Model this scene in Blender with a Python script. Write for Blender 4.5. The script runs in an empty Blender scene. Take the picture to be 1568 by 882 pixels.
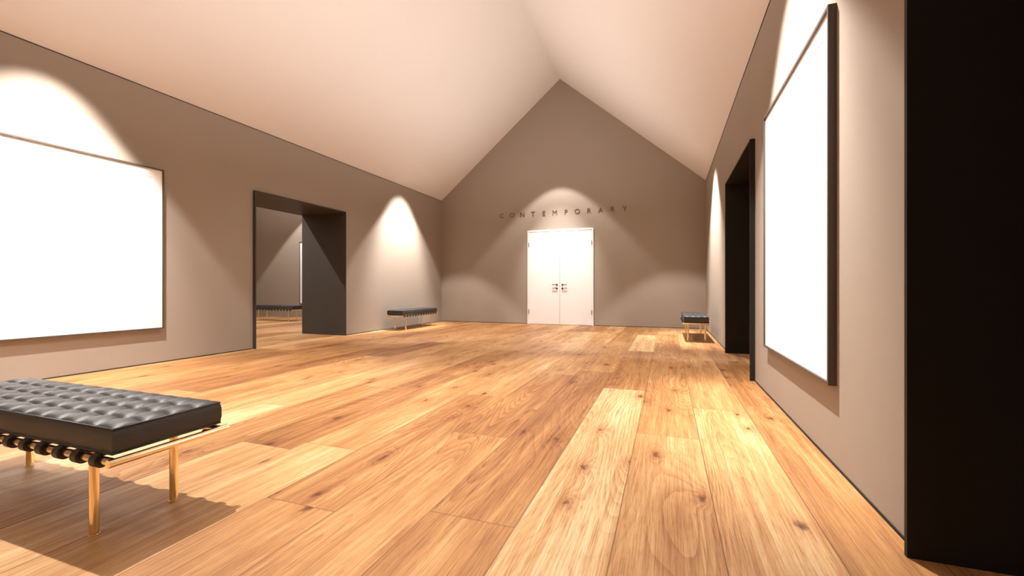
import bpy, bmesh, math, random
from mathutils import Vector, Matrix
random.seed(7)
S=bpy.context.scene
COL=S.collection
# ---------------------------------------------------------------- helpers
def new_mat(name):
    m=bpy.data.materials.new(name); m.use_nodes=True
    nt=m.node_tree; b=nt.nodes['Principled BSDF']
    return m,nt,b
def N(nt,t,**kw):
    n=nt.nodes.new(t)
    for k,v in kw.items(): setattr(n,k,v)
    return n
def L(nt,a,b): nt.links.new(a,b)
def math_n(nt,op,a,b=None,c=None,clamp=False):
    n=nt.nodes.new('ShaderNodeMath'); n.operation=op; n.use_clamp=clamp
    for i,v in enumerate((a,b,c)):
        if v is None: continue
        if isinstance(v,(int,float)): n.inputs[i].default_value=v
        else: nt.links.new(v,n.inputs[i])
    return n.outputs[0]
def simple(name,col,rough=.6,metal=0,spec=.5,bump=0,bscale=60,var=0.0,vscale=2.0):
    m,nt,b=new_mat(name)
    b.inputs['Base Color'].default_value=(*col,1); b.inputs['Roughness'].default_value=rough
    b.inputs['Metallic'].default_value=metal; b.inputs['Specular IOR Level'].default_value=spec
    tc=N(nt,'ShaderNodeTexCoord')
    if var>0:
        n=N(nt,'ShaderNodeTexNoise'); n.inputs['Scale'].default_value=vscale; n.inputs['Detail'].default_value=5
        L(nt,tc.outputs['Object'],n.inputs['Vector'])
        mx=N(nt,'ShaderNodeMix',data_type='RGBA'); 
        mx.inputs[6].default_value=(*[c*(1-var) for c in col],1); mx.inputs[7].default_value=(*[min(1,c*(1+var)) for c in col],1)
        L(nt,n.outputs['Fac'],mx.inputs[0]); L(nt,mx.outputs[2],b.inputs['Base Color'])
    if bump>0:
        n=N(nt,'ShaderNodeTexNoise'); n.inputs['Scale'].default_value=bscale; n.inputs['Detail'].default_value=6
        L(nt,tc.outputs['Object'],n.inputs['Vector'])
        bp=N(nt,'ShaderNodeBump'); bp.inputs['Strength'].default_value=bump; bp.inputs['Distance'].default_value=.004
        L(nt,n.outputs['Fac'],bp.inputs['Height']); L(nt,bp.outputs['Normal'],b.inputs['Normal'])
    return m
def obj_from_bm(bm,name,mat=None,parent=None,smooth=False):
    bmesh.ops.recalc_face_normals(bm,faces=bm.faces)
    me=bpy.data.meshes.new(name); bm.to_mesh(me); bm.free()
    if smooth:
        for p in me.polygons: p.use_smooth=True
    o=bpy.data.objects.new(name,me); COL.objects.link(o)
    if mat: me.materials.append(mat)
    if parent: o.parent=parent
    return o
def add_box(bm,x0,x1,y0,y1,z0,z1):
    v=[bm.verts.new(p) for p in ((x0,y0,z0),(x1,y0,z0),(x1,y1,z0),(x0,y1,z0),(x0,y0,z1),(x1,y0,z1),(x1,y1,z1),(x0,y1,z1))]
    for f in ((0,3,2,1),(4,5,6,7),(0,1,5,4),(1,2,6,5),(2,3,7,6),(3,0,4,7)): bm.faces.new([v[i] for i in f])
def boxes(name,lst,mat,parent=None,bevel=0):
    bm=bmesh.new()
    for b in lst: add_box(bm,*b)
    o=obj_from_bm(bm,name,mat,parent)
    if bevel:
        md=o.modifiers.new('bevel','BEVEL'); md.width=bevel; md.segments=3; md.limit_method='ANGLE'
        for p in o.data.polygons: p.use_smooth=True
        md.harden_normals=True
    return o
def add_cyl(bm,p0,p1,r,seg=20,r2=None):
    p0=Vector(p0);p1=Vector(p1);d=p1-p0
    q=d.to_track_quat('Z','Y').to_matrix().to_4x4()
    M=Matrix.Translation((p0+p1)/2)@q
    bmesh.ops.create_cone(bm,cap_ends=True,segments=seg,radius1=r,radius2=r if r2 is None else r2,depth=d.length,matrix=M)
def smooth_angle(o,a=40):
    for p in o.data.polygons: p.use_smooth=True
    bm=bmesh.new(); bm.from_mesh(o.data)
    for e in bm.edges:
        if len(e.link_faces)==2 and e.calc_face_angle(0)>math.radians(a): e.smooth=False
    bm.to_mesh(o.data); bm.free()
def empty(name,loc=(0,0,0),rz=0):
    e=bpy.data.objects.new(name,None); COL.objects.link(e); e.location=loc; e.rotation_euler=(0,0,rz); e.empty_display_size=.2
    return e
# ---------------------------------------------------------------- dimensions (m)
XL,XR=-6.41,0.886
YB,YF=11.55,-5.0
T=1.08
ZE=3.63; XM=(XL+XR)/2; ZA=6.71
OP=[5.25,7.38]; ON=[-0.11,2.02]; OH=2.60
W=XR-XL
XLL=XL-T-W         # far wall of the neighbouring gallery (left)
XRR=XR+T+W
# ---------------------------------------------------------------- materials
wall_m=simple('taupe_plaster',(.335,.280,.233),rough=.85,spec=.15,bump=.10,bscale=90,var=.03,vscale=1.3)
ceil_m=simple('ceiling_plaster',(.76,.72,.69),rough=.9,spec=.1,bump=.05,bscale=70,var=.015,vscale=1.1)
dark_m=simple('dark_steel_lining',(.020,.016,.013),rough=.55,spec=.2,bump=.15,bscale=120,var=.12,vscale=6)
dark_lit_m=simple('dark_steel_lining_lit',(.060,.051,.043),rough=.5,spec=.25,bump=.15,bscale=120,var=.12,vscale=6)  # lighter copy of the dark lining: spotlight on the left jamb put into the colour
gap_m=simple('shadow_gap_black',(.02,.017,.015),rough=.7,spec=.2)
frame_m=simple('bronze_frame',(.075,.058,.047),rough=.45,spec=.4,var=.08,vscale=8)
canvas_m=simple('white_canvas',(.92,.92,.92),rough=.9,spec=.1,bump=.05,bscale=300,var=.01)
mat_m=simple('mount_board',(.89,.89,.89),rough=.8,spec=.2,var=.01)
door_m=simple('white_lacquer',(.88,.88,.90),rough=.4,spec=.4,var=.01)
black_m=simple('black_metal',(.010,.010,.010),rough=.5,spec=.3,var=.1)
label_m=simple('pale_plate',(.62,.50,.42),rough=.5,var=.05)
brass_m=simple('brushed_brass',(.95,.77,.48),rough=.16,metal=1,bump=.02,bscale=200,var=.04,vscale=20)
letter_m=simple('bronze_lettering',(.13,.088,.062),rough=.45,metal=.3,var=.05)
leather_m=simple('black_leather',(.030,.030,.032),rough=.48,spec=.6,bump=.25,bscale=200,var=.35,vscale=9)
strap_m=simple('leather_strap',(.015,.014,.015),rough=.4,spec=.5,bump=.15,bscale=200,var=.15)

def wood():
    m,nt,b=new_mat('oak_planks')
    def attr(n):
        a=N(nt,'ShaderNodeAttribute'); a.attribute_name=n; return a
    pl=attr('plank'); sep=N(nt,'ShaderNodeSeparateXYZ'); L(nt,pl.outputs['Vector'],sep.inputs[0])
    u,tone,seed=sep.outputs[0],sep.outputs[1],sep.outputs[2]
    tc=N(nt,'ShaderNodeTexCoord'); so=N(nt,'ShaderNodeSeparateXYZ'); L(nt,tc.outputs['Object'],so.inputs[0])
    X,Y=so.outputs[0],so.outputs[1]
    sz=math_n(nt,'MULTIPLY',seed,37.0)
    def vec(kx,ky):
        c=N(nt,'ShaderNodeCombineXYZ'); L(nt,math_n(nt,'MULTIPLY',X,kx),c.inputs[0]); L(nt,math_n(nt,'MULTIPLY',Y,ky),c.inputs[1]); L(nt,sz,c.inputs[2]); return c.outputs[0]
    def noise(kx,ky,detail=4,rough=.5,dist=0):
        n=N(nt,'ShaderNodeTexNoise'); n.inputs['Scale'].default_value=1; n.inputs['Detail'].default_value=detail
        n.inputs['Roughness'].default_value=rough; n.inputs['Distortion'].default_value=dist
        L(nt,vec(kx,ky),n.inputs['Vector']); return n.outputs['Fac']
    # knots
    vo=N(nt,'ShaderNodeTexVoronoi'); vo.inputs['Scale'].default_value=1; vo.inputs['Randomness'].default_value=1
    vo.voronoi_dimensions='2D'
    kv=N(nt,'ShaderNodeCombineXYZ'); 
    L(nt,math_n(nt,'ADD',math_n(nt,'MULTIPLY',X,4.2),sz),kv.inputs[0]); L(nt,math_n(nt,'MULTIPLY',Y,1.9),kv.inputs[1]); L(nt,sz,kv.inputs[2])
    nd=N(nt,'ShaderNodeTexNoise'); nd.inputs['Scale'].default_value=9; nd.inputs['Detail'].default_value=4; L(nt,kv.outputs[0],nd.inputs['Vector'])
    va=N(nt,'ShaderNodeVectorMath',operation='MULTIPLY_ADD'); L(nt,nd.outputs['Color'],va.inputs[0]); va.inputs[1].default_value=(.24,.20,0); L(nt,kv.outputs[0],va.inputs[2])
    L(nt,va.outputs[0],vo.inputs['Vector'])
    kd=vo.outputs['Distance']
    kh=math_n(nt,'POWER',math_n(nt,'SUBTRACT',1,math_n(nt,'MULTIPLY',kd,1.9),clamp=True),2.6)
    cs=N(nt,'ShaderNodeSeparateColor'); L(nt,vo.outputs['Color'],cs.inputs[0])
    pick=math_n(nt,'GREATER_THAN',cs.outputs[0],.70)
    ksz=math_n(nt,'ADD',8.0,math_n(nt,'MULTIPLY',cs.outputs[1],12.0))
    kc0=math_n(nt,'SUBTRACT',1,math_n(nt,'MULTIPLY',kd,ksz),clamp=True)
    kcore=math_n(nt,'MULTIPLY',math_n(nt,'POWER',kc0,.6),pick)
    khp=math_n(nt,'MULTIPLY',kh,pick)
    # cathedral growth rings : contour lines of a long smooth field
    fld=math_n(nt,'ADD',math_n(nt,'MULTIPLY',noise(2.4,.30,1,.3),42.0),math_n(nt,'MULTIPLY',khp,3.5))
    fld=math_n(nt,'ADD',fld,math_n(nt,'MULTIPLY',noise(14,1.6,2,.5),.55))
    ring=math_n(nt,'FRACT',fld)
    rl=math_n(nt,'POWER',ring,2.0)
    ring_str=math_n(nt,'MULTIPLY',math_n(nt,'SUBTRACT',noise(1.3,.30,1),.43,clamp=True),4.5,clamp=True)
    fib=noise(170,3.2,5,.72)
    fib2=noise(460,12,2,.6)
    blot=noise(6,.9,4,.6)
    streak=noise(30,.8,3,.6)
    tv=math_n(nt,'ADD',tone,math_n(nt,'MULTIPLY',math_n(nt,'SUBTRACT',blot,.5),.75))
    tv=math_n(nt,'ADD',tv,math_n(nt,'MULTIPLY',math_n(nt,'SUBTRACT',streak,.5),.65))
    ramp=N(nt,'ShaderNodeValToRGB'); L(nt,tv,ramp.inputs[0])
    el=ramp.color_ramp.elements
    el[0].position=0; el[0].color=(.155,.058,.020,1)
    el[1].position=1; el[1].color=(.71,.52,.295,1)
    for p,c in ((.3,(.29,.128,.046,1)),(.55,(.44,.222,.082,1)),(.78,(.575,.342,.150,1))):
        e=el.new(p); e.color=c
    d1=math_n(nt,'MULTIPLY',math_n(nt,'MULTIPLY',rl,ring_str),.55)
    d2=math_n(nt,'MULTIPLY',math_n(nt,'SUBTRACT',.57,fib,clamp=True),3.0)
    d3=math_n(nt,'MULTIPLY',math_n(nt,'GREATER_THAN',fib2,.59),.30)
    dk=math_n(nt,'ADD',math_n(nt,'ADD',d1,d2),d3,clamp=True)
    mx=N(nt,'ShaderNodeMix',data_type='RGBA',blend_type='MULTIPLY'); L(nt,dk,mx.inputs[0]); L(nt,ramp.outputs[0],mx.inputs[6]); mx.inputs[7].default_value=(.50,.34,.20,1)
    m2=N(nt,'ShaderNodeMix',data_type='RGBA'); L(nt,math_n(nt,'MULTIPLY',kcore,.9,clamp=True),m2.inputs[0]); L(nt,mx.outputs[2],m2.inputs[6]); m2.inputs[7].default_value=(.09,.030,.012,1)
    m25=N(nt,'ShaderNodeMix',data_type='RGBA',blend_type='MULTIPLY'); L(nt,math_n(nt,'MULTIPLY',khp,.9,clamp=True),m25.inputs[0]); L(nt,m2.outputs[2],m25.inputs[6]); m25.inputs[7].default_value=(.60,.40,.26,1)
    seam=math_n(nt,'LESS_THAN',u,.0024)
    m3=N(nt,'ShaderNodeMix',data_type='RGBA'); L(nt,math_n(nt,'MULTIPLY',seam,.75),m3.inputs[0]); L(nt,m25.outputs[2],m3.inputs[6]); m3.inputs[7].default_value=(.10,.04,.016,1)
    L(nt,m3.outputs[2],b.inputs['Base Color'])
    r=math_n(nt,'ADD',.42,math_n(nt,'MULTIPLY',dk,.22)); L(nt,r,b.inputs['Roughness'])
    b.inputs['Specular IOR Level'].default_value=.38
    bp=N(nt,'ShaderNodeBump'); bp.inputs['Strength'].default_value=.25; bp.inputs['Distance'].default_value=.002
    L(nt,math_n(nt,'SUBTRACT',1,math_n(nt,'ADD',dk,seam)),bp.inputs['Height']); L(nt,bp.outputs['Normal'],b.inputs['Normal'])
    return m
wood_m=wood()
# ---------------------------------------------------------------- floor : real planks with per-plank data
def build_floor():
    PW=.40
    verts=[];faces=[];data=[]
    x0=-.2-PW*37; ncol=62
    for c in range(ncol):
        xa=x0+c*PW; xb=xa+PW
        if xa>XRR+.2: break
        cuts=[YF-.2]
        k=round((xa+.6)/PW)
        y=YF-.2-random.uniform(0,2)
        fixed={0:[-1.2,4.39,7.1,9.6],1:[-.4,3.1,6.4,9.9],-1:[-2,1.7,5.2,8.3],2:[0.4,3.9,7.6],-2:[-1,2.7,4.9,8.9]}
        tones={0:[.5,.90,.52,.86,.6],1:[.5,.70,.56,.54,.72],-1:[.4,.52,.42,.60,.5],2:[.6,.76,.60,.70],-2:[.5,.56,.50,.62,.7]}
        tl=None
        if k in fixed: cuts+=fixed[k]; tl=tones[k]
        else:
            while True:
                y+=random.uniform(1.7,3.4)
                if y>YB-.5: break
                if y>cuts[-1]+.5: cuts.append(y)
        cuts.append(YB+.1)
        for i in range(len(cuts)-1):
            ya,yb=cuts[i],cuts[i+1]
            t=tl[i] if tl and i<len(tl) else min(.84,max(.30,random.gauss(.57,.15)))
            sd=random.random()*10
            e=.012
            P=[(xa,ya),(xb,ya),(xb,yb),(xa,yb)]; Q=[(xa+e,ya+e),(xb-e,ya+e),(xb-e,yb-e),(xa+e,yb-e)]
            n=len(verts)
            verts+= [(p[0],p[1],0) for p in P]+[(q[0],q[1],0) for q in Q]
            data+=[(0,t,sd)]*4+[(e,t,sd)]*4
            for a in range(4): faces.append((n+a,n+(a+1)%4,n+4+(a+1)%4,n+4+a))
            faces.append((n+4,n+5,n+6,n+7))
    me=bpy.data.meshes.new('floor'); me.from_pydata(verts,[],faces)
    at=me.attributes.new('plank','FLOAT_VECTOR','POINT')
    for i,d in enumerate(data): at.data[i].vector=d
    me.materials.append(wood_m)
    o=bpy.data.objects.new('floor',me); COL.objects.link(o)
build_floor()
# ---------------------------------------------------------------- walls
def gable(name,xa,xb,ya,yb,mat):
    xm=(xa+xb)/2; bm=bmesh.new()
    P=[(xa,0),(xb,0),(xb,ZE),(xm,ZA),(xa,ZE)]
    A=[bm.verts.new((x,ya,z)) for x,z in P]; B=[bm.verts.new((x,yb,z)) for x,z in P]
    bm.faces.new(A); bm.faces.new(B[::-1])
    for i in range(5): bm.faces.new((A[i],A[(i+1)%5],B[(i+1)%5],B[i]))
    return obj_from_bm(bm,name,mat)
gable('wall_back',XL,XR,YB,YB+.2,wall_m)
gable('wall_rear',XL,XR,YF-.2,YF,wall_m)
gable('wall_back_side_gallery',XLL,XL-T,YB,YB+.2,wall_m)
gable('wall_rear_side_gallery',XLL,XL-T,YF-.2,YF,wall_m)
gable('wall_back_dark_gallery',XR+T,XRR,YB,YB+.2,wall_m)
gable('wall_rear_dark_gallery',XR+T,XRR,YF-.2,YF,wall_m)
boxes('wall_left',[(XL-T,XL,YF-.2,OP[0],0,ZE),(XL-T,XL,OP[0],OP[1],OH,ZE),(XL-T,XL,OP[1],YB+.2,0,ZE)],wall_m)
boxes('wall_right',[(XR,XR+T,YF-.2,ON[0],0,ZE),(XR,XR+T,ON[0],ON[1],OH,ZE),(XR,XR+T,ON[1],OP[0],0,ZE),(XR,XR+T,OP[0],OP[1],OH,ZE),(XR,XR+T,OP[1],YB+.2,0,ZE)],wall_m)
boxes('wall_side_gallery',[(XLL-.2,XLL,YF-.2,YB+.2,0,ZE)],wall_m)
boxes('wall_dark_gallery',[(XRR,XRR+.2,YF-.2,YB+.2,0,ZE)],wall_m)
def ceiling(name,xa,xb):
    xm=(xa+xb)/2; bm=bmesh.new(); t=.12
    P=[(xa,ZE),(xm,ZA),(xb,ZE),(xb,ZE+t),(xm,ZA+t),(xa,ZE+t)]
    A=[bm.verts.new((x,YF-.2,z)) for x,z in P]; B=[bm.verts.new((x,YB+.2,z)) for x,z in P]
    for i in range(6): bm.faces.new((A[i],A[(i+1)%6],B[(i+1)%6],B[i]))
    bm.faces.new((A[0],A[1],A[4],A[5])); bm.faces.new((A[1],A[2],A[3],A[4]))
    bm.faces.new((B[0],B[1],B[4],B[5])); bm.faces.new((B[1],B[2],B[3],B[4]))
    return obj_from_bm(bm,name,ceil_m)
ceiling('ceiling',XL,XR); ceiling('ceiling_side_gallery',XLL,XL-T); ceiling('ceiling_dark_gallery',XR+T,XRR)
g=.012
boxes('base_shadow_strip_left',[(XL,XL+.006,YF,OP[0]-.02,0,g),(XL,XL+.006,OP[1]+.02,YB,0,g)],gap_m)  # black strips stand in for the shadow gap along the wall base
boxes('base_shadow_strip_right',[(XR-.006,XR,YF,ON[0]-.02,0,g),(XR-.006,XR,ON[1]+.02,OP[0]-.02,0,g),(XR-.006,XR,OP[1]+.02,YB,0,g)],gap_m)
boxes('base_shadow_strip_back',[(XL,-3.70,YB-.006,YB,0,g),(-1.83,XR,YB-.006,YB,0,g)],gap_m)
boxes('eaves_shadow_strip_left',[(XL,XL+.006,YF,YB,ZE-.008,ZE-.001)],gap_m)  # same black strips drawn for the dark gap line under the ceiling
boxes('eaves_shadow_strip_right',[(XR-.006,XR,YF,YB,ZE-.008,ZE-.001)],gap_m)
def lining(name,x0,x1,y0,y1,m=dark_m):
    t=.016; p=.05
    return boxes(name,[(x0-p,x1+p,y0-.004,y0+t,0,OH+.004),(x0-p,x1+p,y1-t,y1+.004,0,OH+.004),(x0-p,x1+p,y0+t,y1-t,OH-t,OH+.004)],m)
lining('trim_3',XL-T,XL,*OP,dark_lit_m); lining('trim_4',XR,XR+T,*OP); lining('trim_5',XR,XR+T,*ON)
# ---------------------------------------------------------------- framed canvases
def picture(loc,w,h,rz):
    e=empty('framed_canvas',loc,rz); d=.042; f=.018
    boxes('frame',[(-w/2,-w/2+f,-d,0,-h/2,h/2),(w/2-f,w/2,-d,0,-h/2,h/2),(-w/2+f,w/2-f,-d,0,-h/2,-h/2+f),(-w/2+f,w/2-f,-d,0,h/2-f,h/2)],frame_m,e)
    i=.11
    a,b=w/2-f,h/2-f
    boxes('mount',[(-a,-a+i,-.028,-.004,-b,b),(a-i,a,-.028,-.004,-b,b),(-a+i,a-i,-.028,-.004,-b,-b+i),(-a+i,a-i,-.028,-.004,b-i,b)],mat_m,e)
    boxes('canvas',[(-a+i,a-i,-.025,-.004,-b+i,b-i)],canvas_m,e)
    return e
picture((XL,2.745,1.52),2.29,2.13,math.pi/2)
picture((XR,3.735,1.52),1.73,2.13,-math.pi/2)
picture((-11.0,YB,1.52),1.80,2.13,0)
# ---------------------------------------------------------------- benches
def bench(loc,rz):
    e=empty('tufted_bench',loc,rz)
    LN,WD=1.60,.41; hx,hy=LN/2,WD/2; zb,zt=.362,.468
    nx,ny,sd=13,4,10
    bm=bmesh.new(); NX,NY=nx*sd,ny*sd
    top=[]
    for i in range(NX+1):
        row=[]
        for j in range(NY+1):
            a,b=i/sd,j/sd
            sa,sb=abs(math.sin(math.pi*a)),abs(math.sin(math.pi*b))
            puff=(sa**.38)*(sb**.38)
            rim=min(i,NX-i,j,NY-j)
            z=zt-.011+.017*puff+.004*max(sa,sb)+.0012*math.sin(i*2.3+j*1.1)*math.sin(j*1.7-i*.6)
            if rim==0: z=zt-.006
            row.append(bm.verts.new((-hx+LN*i/NX,-hy+WD*j/NY,z)))
        top.append(row)
    for i in range(NX):
        for j in range(NY):
            bm.faces.new((top[i][j],top[i+1][j],top[i+1][j+1],top[i][j+1]))
    ring=[top[i][0] for i in range(NX+1)]+[top[NX][j] for j in range(1,NY+1)]+[top[i][NY] for i in range(NX-1,-1,-1)]+[top[0][j] for j in range(NY-1,0,-1)]
    prev=ring
    for k,(zz,bl) in enumerate(((zt-.016,.006),(zt-.035,.009),(zt-.07,.009),(zb+.012,.006),(zb,-.004))):
        cur=[]
        for v in ring:
            x,y=v.co.x,v.co.y
            ox=bl if x>=hx-1e-6 else (-bl if x<=-hx+1e-6 else 0)
            oy=bl if y>=hy-1e-6 else (-bl if y<=-hy+1e-6 else 0)
            cur.append(bm.verts.new((x+ox,y+oy,zz)))
        n=len(ring)
        for q in range(n): bm.faces.new((prev[q],cur[q],cur[(q+1)%n],prev[(q+1)%n]))
        prev=cur
    bm.faces.new(prev)
    c=obj_from_bm(bm,'cushion',leather_m,e); smooth_angle(c,55)
    bm=bmesh.new()
    for zz,o in ((zt-.007,.003),(zb+.006,.004)):
        cs=[(-hx-o,-hy-o,zz),(hx+o,-hy-o,zz),(hx+o,hy+o,zz),(-hx-o,hy+o,zz)]
        for q in range(4):
            add_cyl(bm,cs[q],cs[(q+1)%4],.0045,8)
            bmesh.ops.create_uvsphere(bm,u_segments=8,v_segments=6,radius=.0046,matrix=Matrix.Translation(cs[q]))
    for i in range(1,nx):
        for j in range(1,ny):
            bmesh.ops.create_uvsphere(bm,u_segments=10,v_segments=6,radius=.007,matrix=Matrix.Translation((-hx+LN*i/nx,-hy+WD*j/ny,zt-.010))@Matrix.Diagonal((1,1,.5,1)))
    p=obj_from_bm(bm,'piping_and_buttons',leather_m,e,smooth=True)
    bm=bmesh.new(); zr=.338; r=.0155; ry=hy+.004
    add_cyl(bm,(-hx-.012,-ry,zr),(hx+.012,-ry,zr),r,24); add_cyl(bm,(-hx-.012,ry,zr),(hx+.012,ry,zr),r,24)
    add_cyl(bm,(-hx-.012,-ry-.02,zr),(-hx-.012,ry+.03,zr),r,24); add_cyl(bm,(hx+.012,-ry-.02,zr),(hx+.012,ry+.03,zr),r,24)
    for sx in (-.60,.60):
        add_cyl(bm,(sx,-ry,zr),(sx,ry,zr),.011,20)
        for sy in (-.165,.135):
            add_cyl(bm,(sx,sy,0.004),(sx,sy,zr),.0165,28); add_cyl(bm,(sx,sy,0),(sx,sy,.005),.0185,28)
    fr=obj_from_bm(bm,'brass_frame',brass_m,e); smooth_angle(fr,40)
    bm=bmesh.new(); ns=13
    for s in range(ns):
        x=-hx+.075+(LN-.15)*s/(ns-1); w=.019
        add_box(bm,x-w,x+w,-ry,ry,zb-.008,zb-.001)
        for sy in (-1,1):
            segs=18; ro,ri=.0275,.0165; rings=[]
            for k in range(segs+1):
                a=math.pi/2+ (math.pi*1.25)*k/segs
                cy,cz=math.cos(a),math.sin(a)
                rings.append([bm.verts.new((x+sx*w,sy*ry-sy*cy*rr,zr+cz*rr)) for sx,rr in ((-1,ri),(1,ri),(1,ro),(-1,ro))])
            for k in range(segs):
                A,B=rings[k],rings[k+1]
                for q in range(4): bm.faces.new((A[q],A[(q+1)%4],B[(q+1)%4],B[q]))
            bm.faces.new(rings[0]); bm.faces.new(rings[-1][::-1])
    st=obj_from_bm(bm,'straps',strap_m,e); smooth_angle(st,40)
    return e
bench((-2.785,1.24,0),0)
bench((-6.06,9.48,0),math.pi/2)
bench((.505,9.48,0),math.pi/2)
bench((-11.3,10.1,0),0)
# ---------------------------------------------------------------- door
dx0,dx1=-3.685,-1.846; dc=(dx0+dx1)/2
de=empty('door_1',(dc,YB,0)); hw=(dx1-dx0)/2; fw=.045
boxes('frame',[(-hw,-hw+fw,-.03,0,0,2.60),(hw-fw,hw,-.03,0,0,2.60),(-hw+fw,hw-fw,-.03,0,2.60-fw,2.60)],door_m,de,.003)
boxes('leaf_left',[(-hw+fw+.003,-.003,-.022,0,.006,2.60-fw-.004)],door_m,de,.002)
boxes('leaf_right',[(.003,hw-fw-.003,-.022,0,.006,2.60-fw-.004)],door_m,de,.002)
boxes('shadow_joint',[(-hw+fw,hw-fw,-.004,-.001,0,2.60-fw)],gap_m,de)
bm=bmesh.new()
for s in (-1,1):
    x=s*.075
    add_cyl(bm,(x,-.022,1.09),(x,-.030,1.09),.023,24); add_cyl(bm,(x,-.03,1.09),(x,-.065,1.09),.009,16)
    add_cyl(bm,(x-s*.004,-.062,1.09),(x+s*.13,-.062,1.09),.0095,16)
    add_cyl(bm,(x,-.022,.985),(x,-.030,.985),.023,24)
    for z in (.35,2.2):
        add_cyl(bm,(s*(hw-fw),-.036,z-.06),(s*(hw-fw),-.036,z+.06),.008,12)
h=obj_from_bm(bm,'lever_handles',black_m,de); smooth_angle(h)
boxes('label_plates',[(-.21,-.06,-.025,-.021,.885,.935),(.06,.21,-.025,-.021,.885,.935)],label_m,de,.001)  # pale label plates below the levers
# ---------------------------------------------------------------- lettering
txt='CONTEMPORARY'; le=empty('contemporary_wall_sign',(dc,YB,3.0))
x0,x1=-4.53,-.97
for i,ch in enumerate(txt):
    cu=bpy.data.curves.new('letter','FONT'); cu.body=ch; cu.size=.19; cu.extrude=.006; cu.align_x='CENTER'
    o=bpy.data.objects.new('letter',cu); COL.objects.link(o)
    bpy.context.view_layer.update()
    dg=bpy.context.evaluated_depsgraph_get(); me=bpy.data.meshes.new_from_object(o.evaluated_get(dg))
    bpy.data.objects.remove(o)
    n=bpy.data.objects.new('letter_'+str(i+1),me); COL.objects.link(n); me.materials.clear(); me.materials.append(letter_m)
    n.parent=le; n.rotation_euler=(math.pi/2,0,0); n.location=(x0+.07+(x1-x0-.14)*i/11-dc,-.0065,0)
# ---------------------------------------------------------------- lights
def spot(name,loc,w,half=41.3,blend=.12,r=.03,col=(1,.95,.89),aim=None):
    ld=bpy.data.lights.new(name,'SPOT'); ld.energy=w; ld.spot_size=math.radians(half*2); ld.spot_blend=blend; ld.shadow_soft_size=r; ld.color=col
    o=bpy.data.objects.new(name,ld); COL.objects.link(o); o.location=loc
    if aim: o.rotation_euler=(Vector(aim)-Vector(loc)).to_track_quat('-Z','Y').to_euler()
    return o
xl,xr=XL+1.0,XR-1.0; H=4.25
for s,x,ys in ((-1,xl,(2.70,9.42,-3.2)),(1,xr,(3.70,9.42,-3.2))):
    for y in ys:
        spot('wall_washer_spot',(x,y,H),600,half=38,blend=.22,aim=(x+s*math.tan(math.radians(4))*H,y,0))
        spot('wall_accent_spot',(x,y,H),1500,half=29,blend=.8,aim=(x+s,y,1.5))
spot('door_spot',(dc,10.55,4.9),370,half=42,blend=.22)
spot('door_fill_spot',(dc,9.9,4.9),950,half=22,blend=.9,aim=(dc,YB,1.2))  # extra spot added to whiten the door, not a separate fixture
spot('bench_spot',(-3.45,1.9,4.55),1250,blend=.6)
for y,p in ((6.4,1150),(-1.6,200)): spot('floor_fill_spot',(XM,y,6.4),p,half=48,blend=1,r=.05)  # added fill spots that even out the floor brightness
spot('side_gallery_spot',(-11.0,10.4,4.9),700); spot('side_gallery_spot',(-9.3,5.2,5.0),1100,half=60,blend=.5)
def ceiling_fill(x,w):
    ld=bpy.data.lights.new('ceiling_fill_light','AREA'); ld.shape='RECTANGLE'; ld.size=3.2; ld.size_y=14; ld.energy=w; ld.color=(1,.945,.90)  # added fill light for the ceiling, no fixture here
    o=bpy.data.objects.new('ceiling_fill_light',ld); COL.objects.link(o); o.location=(x,3.2,2.9); o.rotation_euler=(math.pi,0,0)
ceiling_fill(XM,195); ceiling_fill(XLL+W/2,330)
# ---------------------------------------------------------------- world / camera
w=bpy.data.worlds.new('world'); S.world=w; w.use_nodes=True
w.node_tree.nodes['Background'].inputs[0].default_value=(.5,.5,.52,1); w.node_tree.nodes['Background'].inputs[1].default_value=.3
cd=bpy.data.cameras.new('camera'); cam=bpy.data.objects.new('camera',cd); COL.objects.link(cam)
cd.sensor_width=36; cd.lens=36*662/1568; cd.clip_start=.03
cam.location=(0,0,1.0); cam.rotation_euler=(math.pi/2,0,math.atan(.3595))
S.camera=cam
S.view_settings.view_transform='Standard'; S.view_settings.exposure=0
